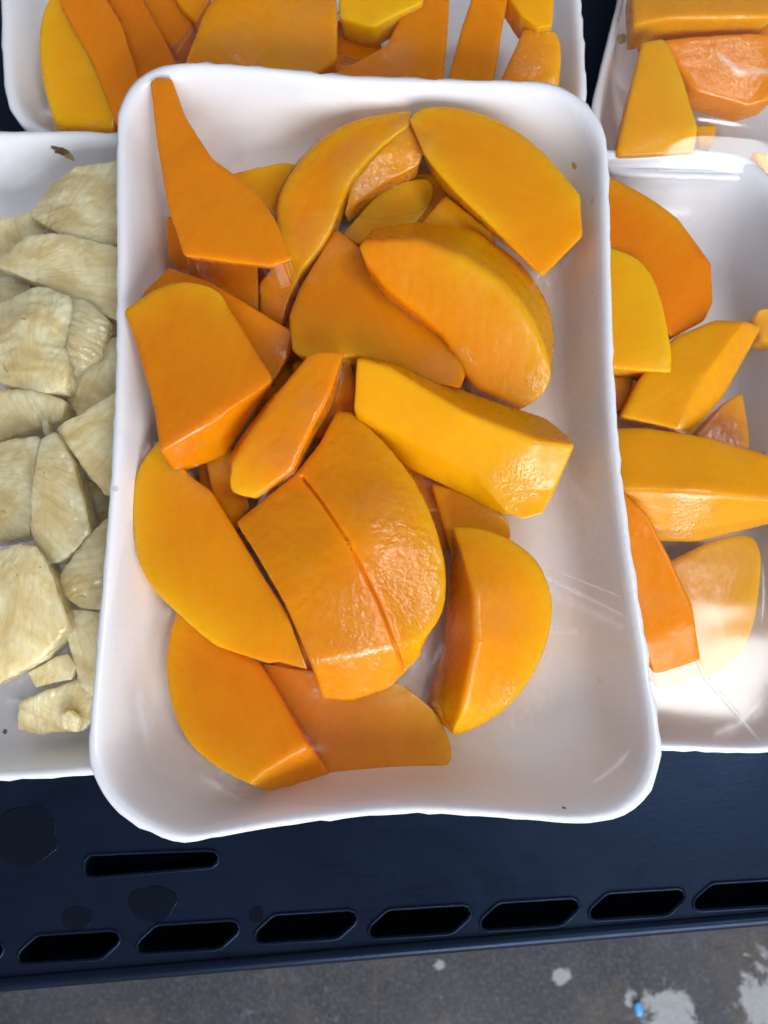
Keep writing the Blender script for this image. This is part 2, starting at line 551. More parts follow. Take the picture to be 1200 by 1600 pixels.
def make_tray(rim_px, zrim, label, group='white foam trays on the crate', warp=None):
    C3 = closed_curve([tuple(at(p[0], p[1], zrim + (p[2] if len(p) > 2 else 0))) for p in rim_px], NT)
    cx, cy = C3[:, 0].mean(), C3[:, 1].mean()
    hw, hl = (C3[:, 0].max() - C3[:, 0].min()) / 2, (C3[:, 1].max() - C3[:, 1].min()) / 2
    zbase = zrim * MM
    bm = bmesh.new()

    def ring(off, z, fade):
        out = []
        for i in range(NT):
            x, y, zz = C3[i]
            kx, ky = 1 - off * MM / hw, 1 - off * MM / hl
            # ragged cut edge of the foam lip
            rag = 0.00022 * noise.noise(Vector((x * 420, y * 420, 3.1))) + 0.00016 * noise.noise(Vector((x * 1400, y * 1400, 9.1))) if off < 1.0 else 0.0
            dz = (zz - zbase) * fade
            out.append(bm.verts.new((cx + (x - cx) * kx + rag * 2, cy + (y - cy) * ky + rag * 2, zbase + z * MM + dz + rag)))
        return out

    def tail(last_off, z):
        rs = []
        kx0, ky0 = 1 - last_off * MM / hw, 1 - last_off * MM / hl
        for s in (0.75, 0.5, 0.25):
            rs.append([bm.verts.new((cx + (C3[i, 0] - cx) * kx0 * s, cy + (C3[i, 1] - cy) * ky0 * s, zbase + z * MM)) for i in range(NT)])
        c = bm.verts.new((cx, cy, zbase + z * MM))
        return rs, c

    def skin_rings(prof, flip):
        rs = [ring(o, z, max(0.0, 1 + z / 22.0)) for o, z in prof]
        t, c = tail(*prof[-1])
        rs += t
        for A, B in zip(rs, rs[1:]):
            for i in range(NT):
                q = (A[i], A[(i + 1) % NT], B[(i + 1) % NT], B[i])
                bm.faces.new(q[::-1] if flip else q)
        for i in range(NT):
            q = (rs[-1][i], rs[-1][(i + 1) % NT], c)
            bm.faces.new(q[::-1] if flip else q)
        return rs

    a = skin_rings(PROF_IN, True)
    b = skin_rings(PROF_OUT, False)
    for i in range(NT):
        bm.faces.new((a[0][i], a[0][(i + 1) % NT], b[0][(i + 1) % NT], b[0][i]))
    bmesh.ops.recalc_face_normals(bm, faces=bm.faces[:])
    org = Vector((cx, cy, zbase - 24.6 * MM))
    for v in bm.verts: v.co -= org
    me = bpy.data.meshes.new('foam_tray'); bm.to_mesh(me); bm.free(); smooth(me)
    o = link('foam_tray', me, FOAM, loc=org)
    tag(o, label, 'tray', group)
    return dict(obj=o, rim=C3, c=(cx, cy), hw=hw, hl=hl, z=zbase, org=org, pts=[], objs=[])


Z0, ZN = 50.0, 25.2
T_MAIN = make_tray([(181, 205), (186, 165), (208, 126), (248, 102), (300, 95), (400, 101), (550, 116), (700, 121), (830, 125),
                    (885, 136), (925, 165), (947, 208), (952, 255), (956, 400), (962, 600), (975, 750), (995, 900), (1018, 1050),
                    (1032, 1135), (1034, 1190), (1018, 1240), (975, 1277), (910, 1288), (840, 1284), (700, 1274), (600, 1275), (450, 1291), (350, 1308),
                    (283, 1317), (225, 1300), (168, 1257), (140, 1200), (138, 1140), (150, 1000), (163, 850), (174, 700), (180, 550), (181, 370)],
                   Z0, 'white foam tray of orange mango pieces in the middle, stacked on the others')
T_LEFT = make_tray([(-440, 215), (-200, 205), (0, 203), (150, 204), (215, 215), (258, 255), (265, 350), (255, 700), (242, 1050), (232, 1145), (205, 1192),
                    (150, 1211), (0, 1221), (-200, 1225), (-400, 1215), (-470, 1160), (-480, 1050), (-475, 700), (-485, 350), (-475, 260)],
                   ZN + 1, 'white foam tray filled with pale pineapple pieces on the left')
T_RIGHT = make_tray([(480, 260), (560, 240), (700, 235), (955, 232), (1090, 231), (1150, 238), (1195, 262), (1225, 315), (1237, 420), (1252, 700), (1275, 1000), (1275, 1110),
                     (1250, 1158), (1195, 1178), (1035, 1174), (800, 1170), (500, 1170), (425, 1150), (388, 1090), (400, 700), (420, 400), (437, 305)],
                    ZN + 1, 'white foam tray of yellow mango pieces tucked under the right of the middle tray')
T_BACK = make_tray([(-10, -290), (-6, -150), (0, 0), (3, 100), (15, 170), (55, 212), (150, 222), (500, 225), (800, 225), (880, 210), (914, 165), (917, 110), (909, 0), (897, -150), (885, -280),
                    (835, -335), (450, -350), (60, -340)],
                   ZN - 2, 'white foam tray of mango pieces behind the middle tray at the top left')
T_CORNER = make_tray([(1000, -200), (985, -80), (965, 0), (942, 90), (926, 165), (924, 225), (945, 262), (1010, 275), (1300, 280), (1500, 272), (1560, 210), (1580, -150), (1560, -300), (1480, -350), (1100, -350), (1025, -300)],
                     ZN - 2, 'white foam tray of mango pieces cut off by the top right corner')


# ------------------------------------------------------------------ fruit
def piece(tray, label, top, flags=None, th=10.0, bot=None, shrink=0.92, dome=0.0, crease=0.95, mat=None, name='mango_piece',
          group='mango pieces in the middle tray', category='mango piece', levels=4, rough=0.25, rag=0.07, skinw=3.2, seed=None, drift=(0, 0), groove=None, fibre=0.0):
    """A cut piece of fruit: the outline of its upper face in photo pixels with a height (mm) per corner, lofted down to its underside.
    flags: c = knife corner, s = smooth skin side."""
    n = len(top)
    flags = flags or 'c' * n
    bot = bot or {}
    P = [at(*p) for p in top]
    # keep smooth sides passing through the traced outline
    P2 = list(P)
    for i in range(n):
        if flags[i] == 's':
            P2[i] = P[i] + (P[i] - (P[i - 1] + P[(i + 1) % n]) / 2) / 3
    P = P2
    c = sum(P, Vector()) / n
    B = []
    for i in range(n):
        if i in bot:
            B.append(at(*bot[i]))
        else:
            q = c + (P[i] - c) * shrink
            B.append(Vector((q.x + drift[0] * MM, q.y + drift[1] * MM, max(P[i].z - th * MM, tray['z'] - 22.2 * MM))))
    org = Vector((c.x, c.y, min(b.z for b in B)))
    bm = bmesh.new()
    vt = [bm.verts.new(p - org) for p in P]
    vb = [bm.verts.new(p - org) for p in B]
    cr = bm.edges.layers.float.new('crease_edge')
    if dome:
        vc = bm.verts.new(c - org + Vector((0, 0, dome * MM)))
        for i in range(n): bm.faces.new((vt[i], vt[(i + 1) % n], vc))
        bf = bm.faces.new(vb[::-1])
        bmesh.ops.triangulate(bm, faces=[bf])
    else:
        tf = bm.faces.new(vt)
        bf = bm.faces.new(vb[::-1])
        r = bmesh.ops.triangulate(bm, faces=[tf, bf], quad_method='BEAUTY', ngon_method='BEAUTY')
        bmesh.ops.join_triangles(bm, faces=r['faces'], angle_face_threshold=0.7, angle_shape_threshold=0.9)
    for i in range(n):
        j = (i + 1) % n
        bm.faces.new((vt[j], vt[i], vb[i], vb[j]))
    bmesh.ops.recalc_face_normals(bm, faces=bm.faces[:])
    bm.edges.ensure_lookup_table()
    for i in range(n):
        j = (i + 1) % n
        bm.edges.get((vt[i], vt[j]))[cr] = crease
        bm.edges.get((vb[i], vb[j]))[cr] = crease * 0.85
        if flags[i] == 'c':
            bm.edges.get((vt[i], vb[i]))[cr] = crease
    me0 = bpy.data.meshes.new('tmp'); bm.to_mesh(me0); bm.free()
    tmp = bpy.data.objects.new('tmp', me0)
    COL.objects.link(tmp)
    md = tmp.modifiers.new('s', 'SUBSURF')
    md.levels = md.render_levels = levels
    dg = bpy.context.evaluated_depsgraph_get()
    me = bpy.data.meshes.new_from_object(tmp.evaluated_get(dg))
    bpy.data.objects.remove(tmp); bpy.data.meshes.remove(me0)
    me.name = name
    co = np.empty(len(me.vertices) * 3); me.vertices.foreach_get('co', co); co = co.reshape(-1, 3)
    nr = np.empty(len(me.vertices) * 3); me.vertices.foreach_get('normal', nr); nr = nr.reshape(-1, 3)
    sd = seed if seed is not None else RND.uniform(0, 100)
    disp = np.array([rough * noise.noise(Vector((p[0] * 85 + sd, p[1] * 85, p[2] * 85))) + rag * noise.noise(Vector((p[0] * 620, p[1] * 620 + sd, p[2] * 620)))
                     + rag * 0.5 * noise.noise(Vector((p[0] * 1500, p[1] * 1500 + sd, p[2] * 1500))) for p in co])
    if fibre:
        fa = sd * 3.7
        cf, sf = math.cos(fa), math.sin(fa)
        tilt = np.array([fibre * (noise.noise(Vector(((p[0] * cf + p[1] * sf) * 55 + sd, (p[1] * cf - p[0] * sf) * 640 + 2.2 * noise.noise(Vector((p[0] * 90, p[1] * 90, sd))), p[2] * 160)))
                                  + 0.9 * abs(noise.noise(Vector((p[0] * 150, p[1] * 150 + sd, p[2] * 150))))) for p in co])
        disp = disp + tilt
    if groove:
        gp = [at(*q) - org for q in groove]
        dg_ = np.full(len(co), 1.0)
        for a, b in zip(gp, gp[1:]):
            ax, ay = b.x - a.x, b.y - a.y
            t = np.clip(((co[:, 0] - a.x) * ax + (co[:, 1] - a.y) * ay) / (ax * ax + ay * ay), 0, 1)
            dg_ = np.minimum(dg_, np.hypot(co[:, 0] - a.x - ax * t, co[:, 1] - a.y - ay * t))
        cut = np.exp(-(dg_ / 0.00034) ** 2) * (nr[:, 2] > 0.3)
        disp = disp - 1.5 * cut
        me.attributes.new('cut', 'FLOAT', 'POINT').data.foreach_set('value', np.clip(cut * 1.6, 0, 1).astype(np.float32))
    co = co + nr * disp[:, None] * MM
    me.vertices.foreach_set('co', co.ravel())
    # yellower flesh close to the peeled skin side
    segs = []
    for i in range(n):
        j = (i + 1) % n
        if flags[i] == 's' or flags[j] == 's':
            for t in (0.0, 0.33, 0.66, 1.0):
                segs.append((P[i].lerp(B[i], t) - org, P[j].lerp(B[j], t) - org))
    att = me.attributes.new('skin', 'FLOAT', 'POINT')
    if segs:
        dmin = np.full(len(co), 1.0)
        for a, b in segs:
            a, b = np.array(a), np.array(b)
            ab = b - a
            t = np.clip(((co - a) @ ab) / max(ab @ ab, 1e-12), 0, 1)
            dmin = np.minimum(dmin, np.linalg.norm(co - a - t[:, None] * ab, axis=1))
        val = np.clip(np.exp(-dmin / (skinw * 1.7 * MM)) * 0.95, 0, 1)
    else:
        val = np.zeros(len(co))
    att.data.foreach_set('value', val.astype(np.float32))
    wat = me.attributes.new('wet', 'FLOAT', 'POINT')
    wv = np.zeros(len(co))
    nz = None
    wp = co + np.array(org)
    for qx, qy, qr in WETS:
        q = at(qx, qy, (c.z / MM))
        e = at(qx + qr, qy, (c.z / MM))
        d = np.hypot(wp[:, 0] - q.x, wp[:, 1] - q.y) / max(1e-6, e.x - q.x)
        if d.min() > 1.3: continue
        if nz is None: nz = np.array([noise.noise(Vector((p[0] * 260, p[1] * 260, p[2] * 260))) for p in wp])
        wv = np.maximum(wv, np.clip((1.1 - d + 0.5 * nz) * 1.4, 0, 1))
    wat.data.foreach_set('value', wv.astype(np.float32))
    me.update()
    smooth(me)
    o = link(name, me, mat or MANGO, loc=org)
    tag(o, label, category, group)
    tray['pts'].append(co + np.array(org))
    tray['objs'].append(o)
    return o


# places where juice stands on the flesh (photo pixel, radius)
WETS = [(690, 575, 42), (500, 370, 55), (570, 270, 60), (640, 230, 50), (435, 530, 30), (560, 985, 105), (640, 900, 85), (600, 800, 50), (765, 960, 60), (800, 1080, 30), (800, 765, 65), (310, 725, 60), (440, 720, 45), (490, 640, 35),
        (720, 560, 25), (440, 470, 30), (470, 60, 80), (380, 75, 60), (620, 90, 45), (830, 90, 40), (1130, 95, 90), (1090, 800, 50), (1140, 690, 30), (1070, 665, 20), (480, 1035, 25), (850, 590, 30)]
M = T_MAIN
for lab, pts in (('mango piece buried in the gap left of the biggest chunk', [(300, 690, 38), (400, 700, 38), (400, 860, 37), (330, 850, 36)]),
                 ('mango piece buried under the upright sliver', [(400, 590, 39), (520, 560, 39), (520, 700, 38), (420, 720, 38)]),
                 ('mango piece buried below the dull piece in the heart of the heap', [(420, 480, 36), (560, 470, 37), (600, 600, 37), (430, 620, 36)]),
                 ('mango piece buried below the top right piece', [(620, 260, 38), (720, 270, 38), (780, 380, 37), (640, 390, 36)]),
                 ('mango piece buried behind the bar and the biggest chunk', [(560, 640, 38), (690, 720, 37), (720, 800, 35), (600, 800, 36)]),
                 ('mango piece buried below the biggest chunk near the front', [(400, 900, 36), (600, 920, 36), (640, 1060, 34), (430, 1060, 35)]),
                 ('mango piece buried under the thin pointed piece', [(270, 370, 34), (420, 380, 35), (430, 500, 35), (280, 520, 34)])):
    piece(M, lab, pts, th=12, levels=3)
piece(M, 'low mango piece showing beside the thin pointed piece, behind its broad end', [(362, 270, 40), (410, 258, 40), (470, 256, 40), (470, 320, 38), (420, 350, 38), (380, 310, 39)], 'ccsccc', th=12)
piece(M, 'flat mango piece under the broad end of the thin pointed piece', [(258, 335, 43), (330, 345, 43), (402, 400, 43), (405, 488, 41), (300, 432, 41), (262, 405, 42)], 'cccccc', mat=MANGO_O, th=9)
piece(M, 'long curved glossy mango slice arching behind the thin pointed piece', [(645, 172, 47), (560, 186, 47), (500, 220, 47), (455, 270, 47), (432, 325, 46), (440, 375, 46), (455, 400, 45), (405, 440, 43), (406, 492, 41), (440, 508, 42), (450, 470, 44), (470, 425, 45), (507, 378, 46), (530, 330, 47), (548, 282, 48), (592, 232, 48), (640, 194, 48)],
      'csssssccccccssssc', th=9, bot={0: (640, 180, 33), 1: (548, 190, 33), 2: (485, 225, 33), 3: (440, 280, 33), 4: (425, 325, 33)}, skinw=2.4, rag=0.16)
piece(M, 'small yellow mango wedge tucked inside the arching curved slice', [(640, 192, 47), (662, 238, 46), (655, 258, 44), (604, 284, 43), (560, 316, 42), (538, 335, 42), (550, 285, 45), (592, 235, 47)], 'cccccccc', th=7, mat=MANGO_Y, rag=0.16)
piece(M, 'rounded mango piece down in the gap below the arching slice', [(530, 370, 36), (560, 335, 38), (605, 292, 39), (668, 277, 39), (676, 310, 38), (650, 350, 37), (570, 385, 36)], 'ccssscc', th=11)
piece(M, 'small mango piece wedged between the big top right piece and the broad two-faced slice', [(655, 350, 43), (696, 303, 44), (770, 362, 43), (780, 400, 42), (690, 390, 42)], 'ccccc', th=10, mat=MANGO_Y)
piece(M, 'big flat mango piece in the top right of the middle tray', [(640, 186, 49), (660, 170, 49), (722, 168, 49), (818, 204, 49.5), (908, 302, 50), (913, 368, 50), (847, 436, 51), (765, 350, 52), (702, 290, 52), (662, 238, 51)],
      'csssccccsc', th=12, bot={0: (642, 215, 38), 9: (668, 262, 38), 8: (700, 312, 38), 7: (762, 362, 38), 6: (838, 420, 38)}, skinw=2.5)
piece(M, 'dull orange mango piece in the heart of the heap with a shiny end', [(450, 492, 47.9), (466, 450, 46.4), (525, 355, 43.0), (562, 384, 44.0), (602, 442, 46.1), (665, 494, 47.0), (716, 550, 49.0), (727, 585, 50.3), (720, 607, 51.1), (650, 592, 50.5), (560, 555, 50.2), (480, 560, 50.4), (455, 545, 49.8)],
      'cccccccccccsc', mat=MANGO_O, th=12, bot={6: (718, 570, 40), 7: (724, 600, 38), 8: (712, 606, 38)})
piece(M, 'broad mango slice with two cut faces, right of the heap centre', [(562, 386, 57.5), (568, 378, 57.8), (655, 374, 58.0), (722, 402, 56.8), (790, 446, 55.0), (832, 502, 52.6), (856, 560, 50.2), (860, 592, 48.9), (846, 620, 47.7), (818, 637, 47.0), (742, 603, 48.4), (690, 520, 51.9), (660, 495, 52.9), (600, 446, 55.0), (570, 408, 56.6)],
      'ccccssssccccccc', th=14, bot={0: (566, 380, 47), 1: (585, 356, 46), 2: (655, 345, 46), 3: (740, 356, 45), 4: (805, 395, 43), 5: (856, 458, 41), 6: (868, 515, 39), 7: (864, 600, 38)}, skinw=2.6)
piece(M, 'orange mango piece low between the upright sliver and the long bar', [(455, 565, 42), (545, 545, 44), (562, 640, 43), (500, 690, 43), (460, 660, 42)], mat=MANGO_O, th=11)
piece(M, 'thick rectangular mango bar pointing to the right rim', [(558, 560, 57.5), (605, 572, 58.5), (725, 645, 58.5), (838, 688, 57.5), (899, 694, 56.5), (868, 765, 50), (848, 803, 48), (816, 812, 47), (790, 800, 47), (742, 742, 49), (655, 698, 50), (552, 640, 51)],
      'cccccccccccc', th=14, bot={0: (562, 557, 50), 1: (618, 566, 48), 2: (735, 612, 46), 3: (850, 650, 45), 4: (893, 684, 45), 8: (788, 806, 44), 9: (736, 782, 41), 10: (640, 736, 41), 11: (558, 668, 42), 5: (858, 760, 40), 6: (842, 798, 40), 7: (812, 806, 40)}, mat=MANGO_Y)
piece(M, 'mango piece lying under the rectangular bar, above the standing wedge', [(672, 752, 41), (760, 780, 42), (794, 812, 42), (797, 850, 40), (740, 850, 40), (708, 870, 39)], 'cccsscc', th=12)
piece(M, 'dark low mango piece in the gap between biggest chunk and bar', [(610, 700, 34), (700, 760, 34), (710, 850, 33), (650, 880, 33)], 'cccc', th=8)
piece(M, 'biggest mango chunk in the heart of the middle tray, domed, with a thin score line', [(366, 815, 50.5), (462, 736, 51), (500, 690, 50), (525, 640, 46.5), (548, 641, 46.5), (610, 698, 50), (660, 770, 51.5), (690, 850, 51.5), (697, 905, 50.5), (690, 962, 50), (658, 1000, 51.5), (622, 1008, 54), (560, 1022, 55), (486, 1034, 54.5), (442, 940, 55.5), (400, 868, 53.5)],
      'cccccsssssccccc' + 'c', th=18, rag=0.10, skinw=2.5, dome=6.5, levels=6, groove=[(470, 742, 54), (500, 780, 56), (542, 842, 58), (592, 942, 58), (615, 1002, 56), (634, 1050, 52)],
      bot={10: (655, 1028, 43), 11: (608, 1079, 42), 12: (550, 1098, 42), 13: (503, 1094, 43)})
piece(M, 'low mango piece peeping out left of the biggest scored chunk', [(320, 720, 41), (360, 690, 42), (390, 790, 41), (370, 830, 40), (335, 790, 40)], th=9)
piece(M, 'crescent mango slice against the left wall of the middle tray', [(250, 683, 45.5), (214, 732, 44.3), (205, 795, 44.0), (214, 872, 44.3), (245, 930, 45.3), (335, 1010, 45.3), (420, 1038, 48.2), (436, 1036, 48.7), (482, 1048, 50.2), (452, 965, 52.2), (372, 835, 49.6), (330, 765, 48.2), (295, 740, 47.0)],
      'cssssccccccсc'.replace('с', 'c'), th=13, skinw=4.0)
piece(M, 'low mango piece in the front of the middle tray below the biggest chunk', [(405, 1035, 36), (460, 1045, 37), (560, 1050, 37), (625, 1066, 37), (682, 1112, 36), (703, 1165, 34), (700, 1196, 33), (655, 1232, 32), (520, 1236, 33), (480, 1180, 34)], 'ccccsssccc', th=9, dome=1.2)
piece(M, 'crescent mango slice in the bottom left of the middle tray with a bright cut end', [(278, 950, 39.2), (262, 1000, 40.0), (260, 1060, 41.1), (276, 1130, 42.7), (320, 1188, 44.3), (392, 1226, 45.9), (410, 1208, 45.8), (482, 1165, 45.8), (440, 1090, 43.9), (405, 1035, 42.4), (340, 1005, 41.0)],
      'csssscccccc', mat=MANGO_O, th=10, bot={5: (430, 1243, 33), 6: (470, 1238, 33), 7: (520, 1212, 33)}, skinw=3.0)
piece(M, 'half-moon mango wedge standing on edge near the front right of the middle tray', [(707, 822, 50), (762, 827, 49), (820, 857, 47), (851, 895, 45), (864, 945, 43), (857, 1000, 42), (830, 1060, 42), (790, 1110, 42), (732, 1142, 42), (706, 1147, 42), (722, 1112, 48), (743, 1000, 55), (741, 928, 56), (724, 870, 54)],
      'csssssssssсссс'.replace('с', 'c'), th=14, bot={13: (708, 850, 40), 12: (700, 880, 38), 11: (690, 1015, 34), 10: (662, 1097, 30), 9: (690, 1141, 30)}, skinw=3.0)
piece(M, 'mango chunk by the left rim with a wet front cut', [(192, 484, 53), (268, 438, 53), (335, 452, 54), (352, 470, 54), (425, 585, 56), (424, 596, 56), (340, 652, 57), (250, 706, 56), (240, 640, 55), (217, 555, 54)],
      'csscccccсc'.replace('с', 'c'), th=12, bot={5: (424, 612, 46), 6: (352, 715, 44), 7: (275, 745, 44), 4: (418, 606, 45)}, skinw=3.4, crease=0.9)
piece(M, 'mango slab with a shiny tip poking out behind the chunk by the left rim', [(218, 458, 47), (264, 417, 48), (330, 440, 48), (400, 482, 48), (458, 518, 47), (455, 550, 44), (425, 600, 44), (380, 560, 45), (300, 500, 46)], 'ccccccccc', th=9)
piece(M, 'narrow upright mango sliver above the biggest scored chunk', [(482, 552, 57), (500, 547, 57), (538, 549, 56), (516, 615, 57), (486, 672, 57), (458, 734, 56), (398, 778, 52), (366, 770, 52), (358, 755, 53), (362, 722, 55), (392, 672, 57), (432, 616, 57)],
      'cccccccscccc', th=14, rag=0.12, bot={9: (355, 720, 46), 10: (378, 678, 46), 11: (425, 614, 46)})
piece(M, 'thin pointed mango piece leaning into the top left tray corner', [(234, 128, 50.7), (245, 121, 50.5), (268, 123, 50.5), (288, 178, 51.8), (330, 246, 53.3), (396, 292, 54.3), (430, 342, 55.4), (458, 405, 56.8), (425, 416, 57.0), (350, 408, 56.8), (287, 400, 56.6), (262, 325, 55.0), (245, 225, 52.8)],
      'cccccccccccсc'.replace('с', 'c'), mat=MANGO_O, th=6)

G = 'mango pieces in the right tray'
R = T_RIGHT
piece(R, 'yellow mango sliver low at the left of the right tray', [(940, 585, 26), (995, 575, 27), (980, 640, 26), (945, 650, 26)], group=G, th=9, levels=3)
piece(R, 'orange half-round mango slice at the top of the right tray', [(930, 262, 32), (1005, 299, 33), (1062, 340, 33), (1114, 410, 32), (1116, 472, 31), (1102, 500, 31), (1050, 528, 33), (1000, 470, 35), (930, 400, 35)], 'cscсccccc'.replace('с', 'c'), group=G, mat=MANGO_O, th=12)
piece(R, 'yellow mango quarter below the half-round slice of the right tray', [(925, 375, 34), (1000, 404, 36), (1032, 460, 37), (1050, 545, 37), (1051, 582, 36), (930, 574, 35)], 'cssccc', group=G, th=13, mat=MANGO_Y, skinw=6)
piece(R, 'small dark mango piece behind the bright-edged block of the right tray', [(1085, 680, 24), (1130, 630, 26), (1160, 612, 26), (1170, 660, 24), (1172, 700, 23), (1120, 705, 23)], 'cccsсc'.replace('с', 'c'), group=G, mat=MANGO_O, th=10)
piece(R, 'mango block with one bright yellow side in the right tray', [(970, 650, 33), (1000, 590, 34), (1055, 525, 34), (1120, 498, 34), (1165, 502, 35), (1100, 590, 36), (1062, 672, 35)], 'ccccccc', group=G, th=12,
      bot={4: (1194, 508, 27), 5: (1135, 618, 26), 6: (1080, 683, 25)}, mat=MANGO_Y)
piece(R, 'long yellow mango wedge lying across the right tray', [(960, 668, 33), (1010, 667, 34), (1122, 684, 34), (1215, 715, 34), (1230, 785, 35), (1095, 770, 37), (962, 765, 36)], 'ccсcccc'.replace('с', 'c'), group=G, th=12,
      bot={4: (1225, 815, 24), 5: (1090, 852, 23), 6: (1000, 850, 24)}, mat=MANGO_Y)
piece(R, 'yellow mango slice with a pale core below the long wedge of the right tray', [(1040, 880, 24), (1110, 845, 24.5), (1180, 835, 24), (1189, 900, 23), (1176, 980, 21), (1145, 1040, 20), (1095, 1062, 20), (1060, 1000, 22)], 'ccssssсc'.replace('с', 'c'), group=G, th=11, mat=MANGO_Y, skinw=5, dome=2)
piece(R, 'orange mango piece at the lower left of the right tray under a bright film glint', [(950, 740, 36), (985, 778, 37), (1012, 802, 37), (1048, 872, 36), (1082, 942, 34), (1088, 975, 33), (1100, 1052, 25), (1030, 1080, 25), (1000, 1000, 32), (960, 850, 35)], group=G, mat=MANGO_O, th=11)
piece(R, 'tiny yellow mango bit at the right edge of the photo', [(1176, 500, 24), (1186, 484, 26), (1215, 480, 26), (1215, 540, 24), (1190, 530, 24)], group=G, th=8, mat=MANGO_Y, levels=3)

G = 'mango pieces in the back tray'
B_ = T_BACK
kw = dict(group=G)
piece(B_, 'yellow mango slice against the left wall of the back tray', [(62, 40, 28), (80, -5, 29), (110, -10, 30), (150, 90, 30), (180, 165, 29), (178, 205, 24), (85, 200, 22), (62, 110, 26)], 'ssccсccs'.replace('с', 'c'), th=13, mat=MANGO_Y, **kw)
piece(B_, 'smooth orange mango slab leaning right of the yellow slice in the back tray', [(88, -5, 32), (150, -30, 32), (190, 35, 33), (218, 130, 31), (200, 190, 28), (182, 195, 28), (142, 95, 31)], mat=MANGO_O, th=9, **kw)
piece(B_, 'orange mango piece in the back tray partly behind the leaning slab', [(150, -30, 29), (215, -15, 30), (258, 60, 30), (275, 95, 28), (250, 150, 26), (215, 150, 27), (188, 40, 29)], mat=MANGO_O, th=10, **kw)
piece(B_, 'dark low mango piece at the top of the back tray near the big glossy chunk', [(205, -20, 27), (250, -40, 28), (300, 10, 27), (302, 45, 26), (275, 85, 25), (255, 60, 26)], mat=MANGO_O, th=10, **kw)
piece(B_, 'small orange mango piece above the big glossy chunk in the back tray', [(270, -10, 30), (300, -30, 31), (330, -5, 31), (306, 35, 29), (285, 15, 29)], th=8, **kw)
piece(B_, 'dark mango piece deep in the middle of the back tray', [(505, 30, 24), (590, 30, 24), (600, 90, 23), (520, 110, 23)], mat=MANGO_O, th=9, **kw)
piece(B_, 'big glossy mango chunk in the middle of the back tray', [(290, 100, 33), (302, 60, 35), (316, 20, 35), (345, -25, 34), (525, -30, 34), (528, 30, 36), (527, 92, 33), (470, 130, 28), (300, 130, 28)], 'ccccccccc', th=13, rag=0.14, **kw)
piece(B_, 'yellow mango piece at the top middle of the back tray', [(528, -30, 35), (668, -40, 35), (662, 4, 35), (600, 32, 34), (578, 41, 33), (530, 26, 33)], 'ccсsscc'.replace('с', 'c')[:6], th=10, mat=MANGO_Y, **kw)
piece(B_, 'shiny mango piece in the back tray with a film glint', [(500, 125, 28), (560, 92, 31), (602, 70, 32), (640, 0, 33), (705, -30, 33), (700, 60, 33), (692, 135, 29), (560, 150, 26)], mat=MANGO_O, th=12, **kw)
piece(B_, 'upright orange mango slab in the back tray, second from its right wall', [(696, 135, 29), (720, 45, 32), (738, -10, 33), (798, -20, 33), (784, 50, 32), (770, 140, 28)], mat=MANGO_O, th=12, **kw)
piece(B_, 'pale-lit mango slab against the right wall of the back tray', [(776, 140, 27), (818, 42, 31), (868, 48, 31), (878, 75, 30), (872, 140, 26)], 'cccsc', mat=MANGO_O, th=11, **kw)
piece(B_, 'yellow mango piece in the top right of the back tray', [(786, -20, 34), (868, -20, 34), (864, 40, 33), (840, 44, 33), (814, 22, 34)], th=10, mat=MANGO_Y, **kw)

G = 'mango pieces in the corner tray'
K_ = T_CORNER
kw = dict(group=G)
piece(K_, 'long yellow mango slice along the top of the corner tray', [(985, -40, 33), (1215, -45, 33), (1215, 26, 35), (1040, 28, 35), (990, 40, 32)], th=12, mat=MANGO_Y, **kw)
piece(K_, 'shadowed mango piece under the long yellow slice of the corner tray', [(1000, 50, 24), (1040, 26, 25), (1215, 24, 25), (1215, 70, 25), (1040, 70, 25)], mat=MANGO_O, th=9, **kw)
piece(K_, 'glaring mango piece with a wet orange face in the corner tray', [(1030, 60, 31), (1215, 48, 32), (1215, 150, 27), (1170, 165, 24), (1085, 140, 26)], mat=MANGO, th=10, rag=0.2, **kw)
piece(K_, 'tall yellow mango slice in the left of the corner tray', [(1004, 64, 34), (1036, 60, 34), (1060, 98, 34), (1092, 198, 32), (1085, 240, 27), (960, 245, 27), (985, 140, 32)], 'ccscccc', th=10, mat=MANGO_Y, **kw)
piece(K_, 'small yellow mango bit beside the tall slice of the corner tray', [(1085, 195, 22), (1122, 194, 22), (1112, 228, 20), (1095, 235, 20)], th=7, mat=MANGO_Y, levels=3, **kw)
piece(K_, 'tiny yellow mango bit at the right edge of the corner tray', [(1178, 236, 26), (1215, 240, 26), (1215, 275, 24), (1196, 270, 24)], th=7, mat=MANGO_Y, levels=3, **kw)

# pineapple
P_ = T_LEFT
kw = dict(group='pineapple pieces in the left tray', category='pineapple piece', name='pineapple_piece', mat=PINE, rough=0.6, rag=0.22, crease=0.93, levels=5, fibre=0.28)
piece(P_, 'brownish pineapple piece low at the back left of the left tray', [(-30, 345, 24), (35, 335, 26), (70, 310, 26), (100, 340, 25), (60, 400, 23), (-30, 420, 23)], th=10, **kw)
piece(P_, 'pale pineapple piece at the back of the left tray with a brown eye', [(45, 335, 30), (80, 285, 31), (120, 258, 32), (200, 248, 32), (215, 385, 32), (130, 378, 34), (95, 368, 34), (70, 350, 32)], th=12, dome=3, **kw)
piece(P_, 'long pale pineapple piece second from the back of the left tray', [(-10, 412, 31), (40, 368, 33), (110, 364, 35), (215, 395, 34), (215, 515, 32), (140, 482, 35), (62, 442, 34)], th=13, dome=2, **kw)
piece(P_, 'dull pineapple piece deep at the left edge of the left tray', [(-60, 430, 24), (40, 430, 25), (50, 470, 25), (-40, 490, 24)], th=9, **kw)
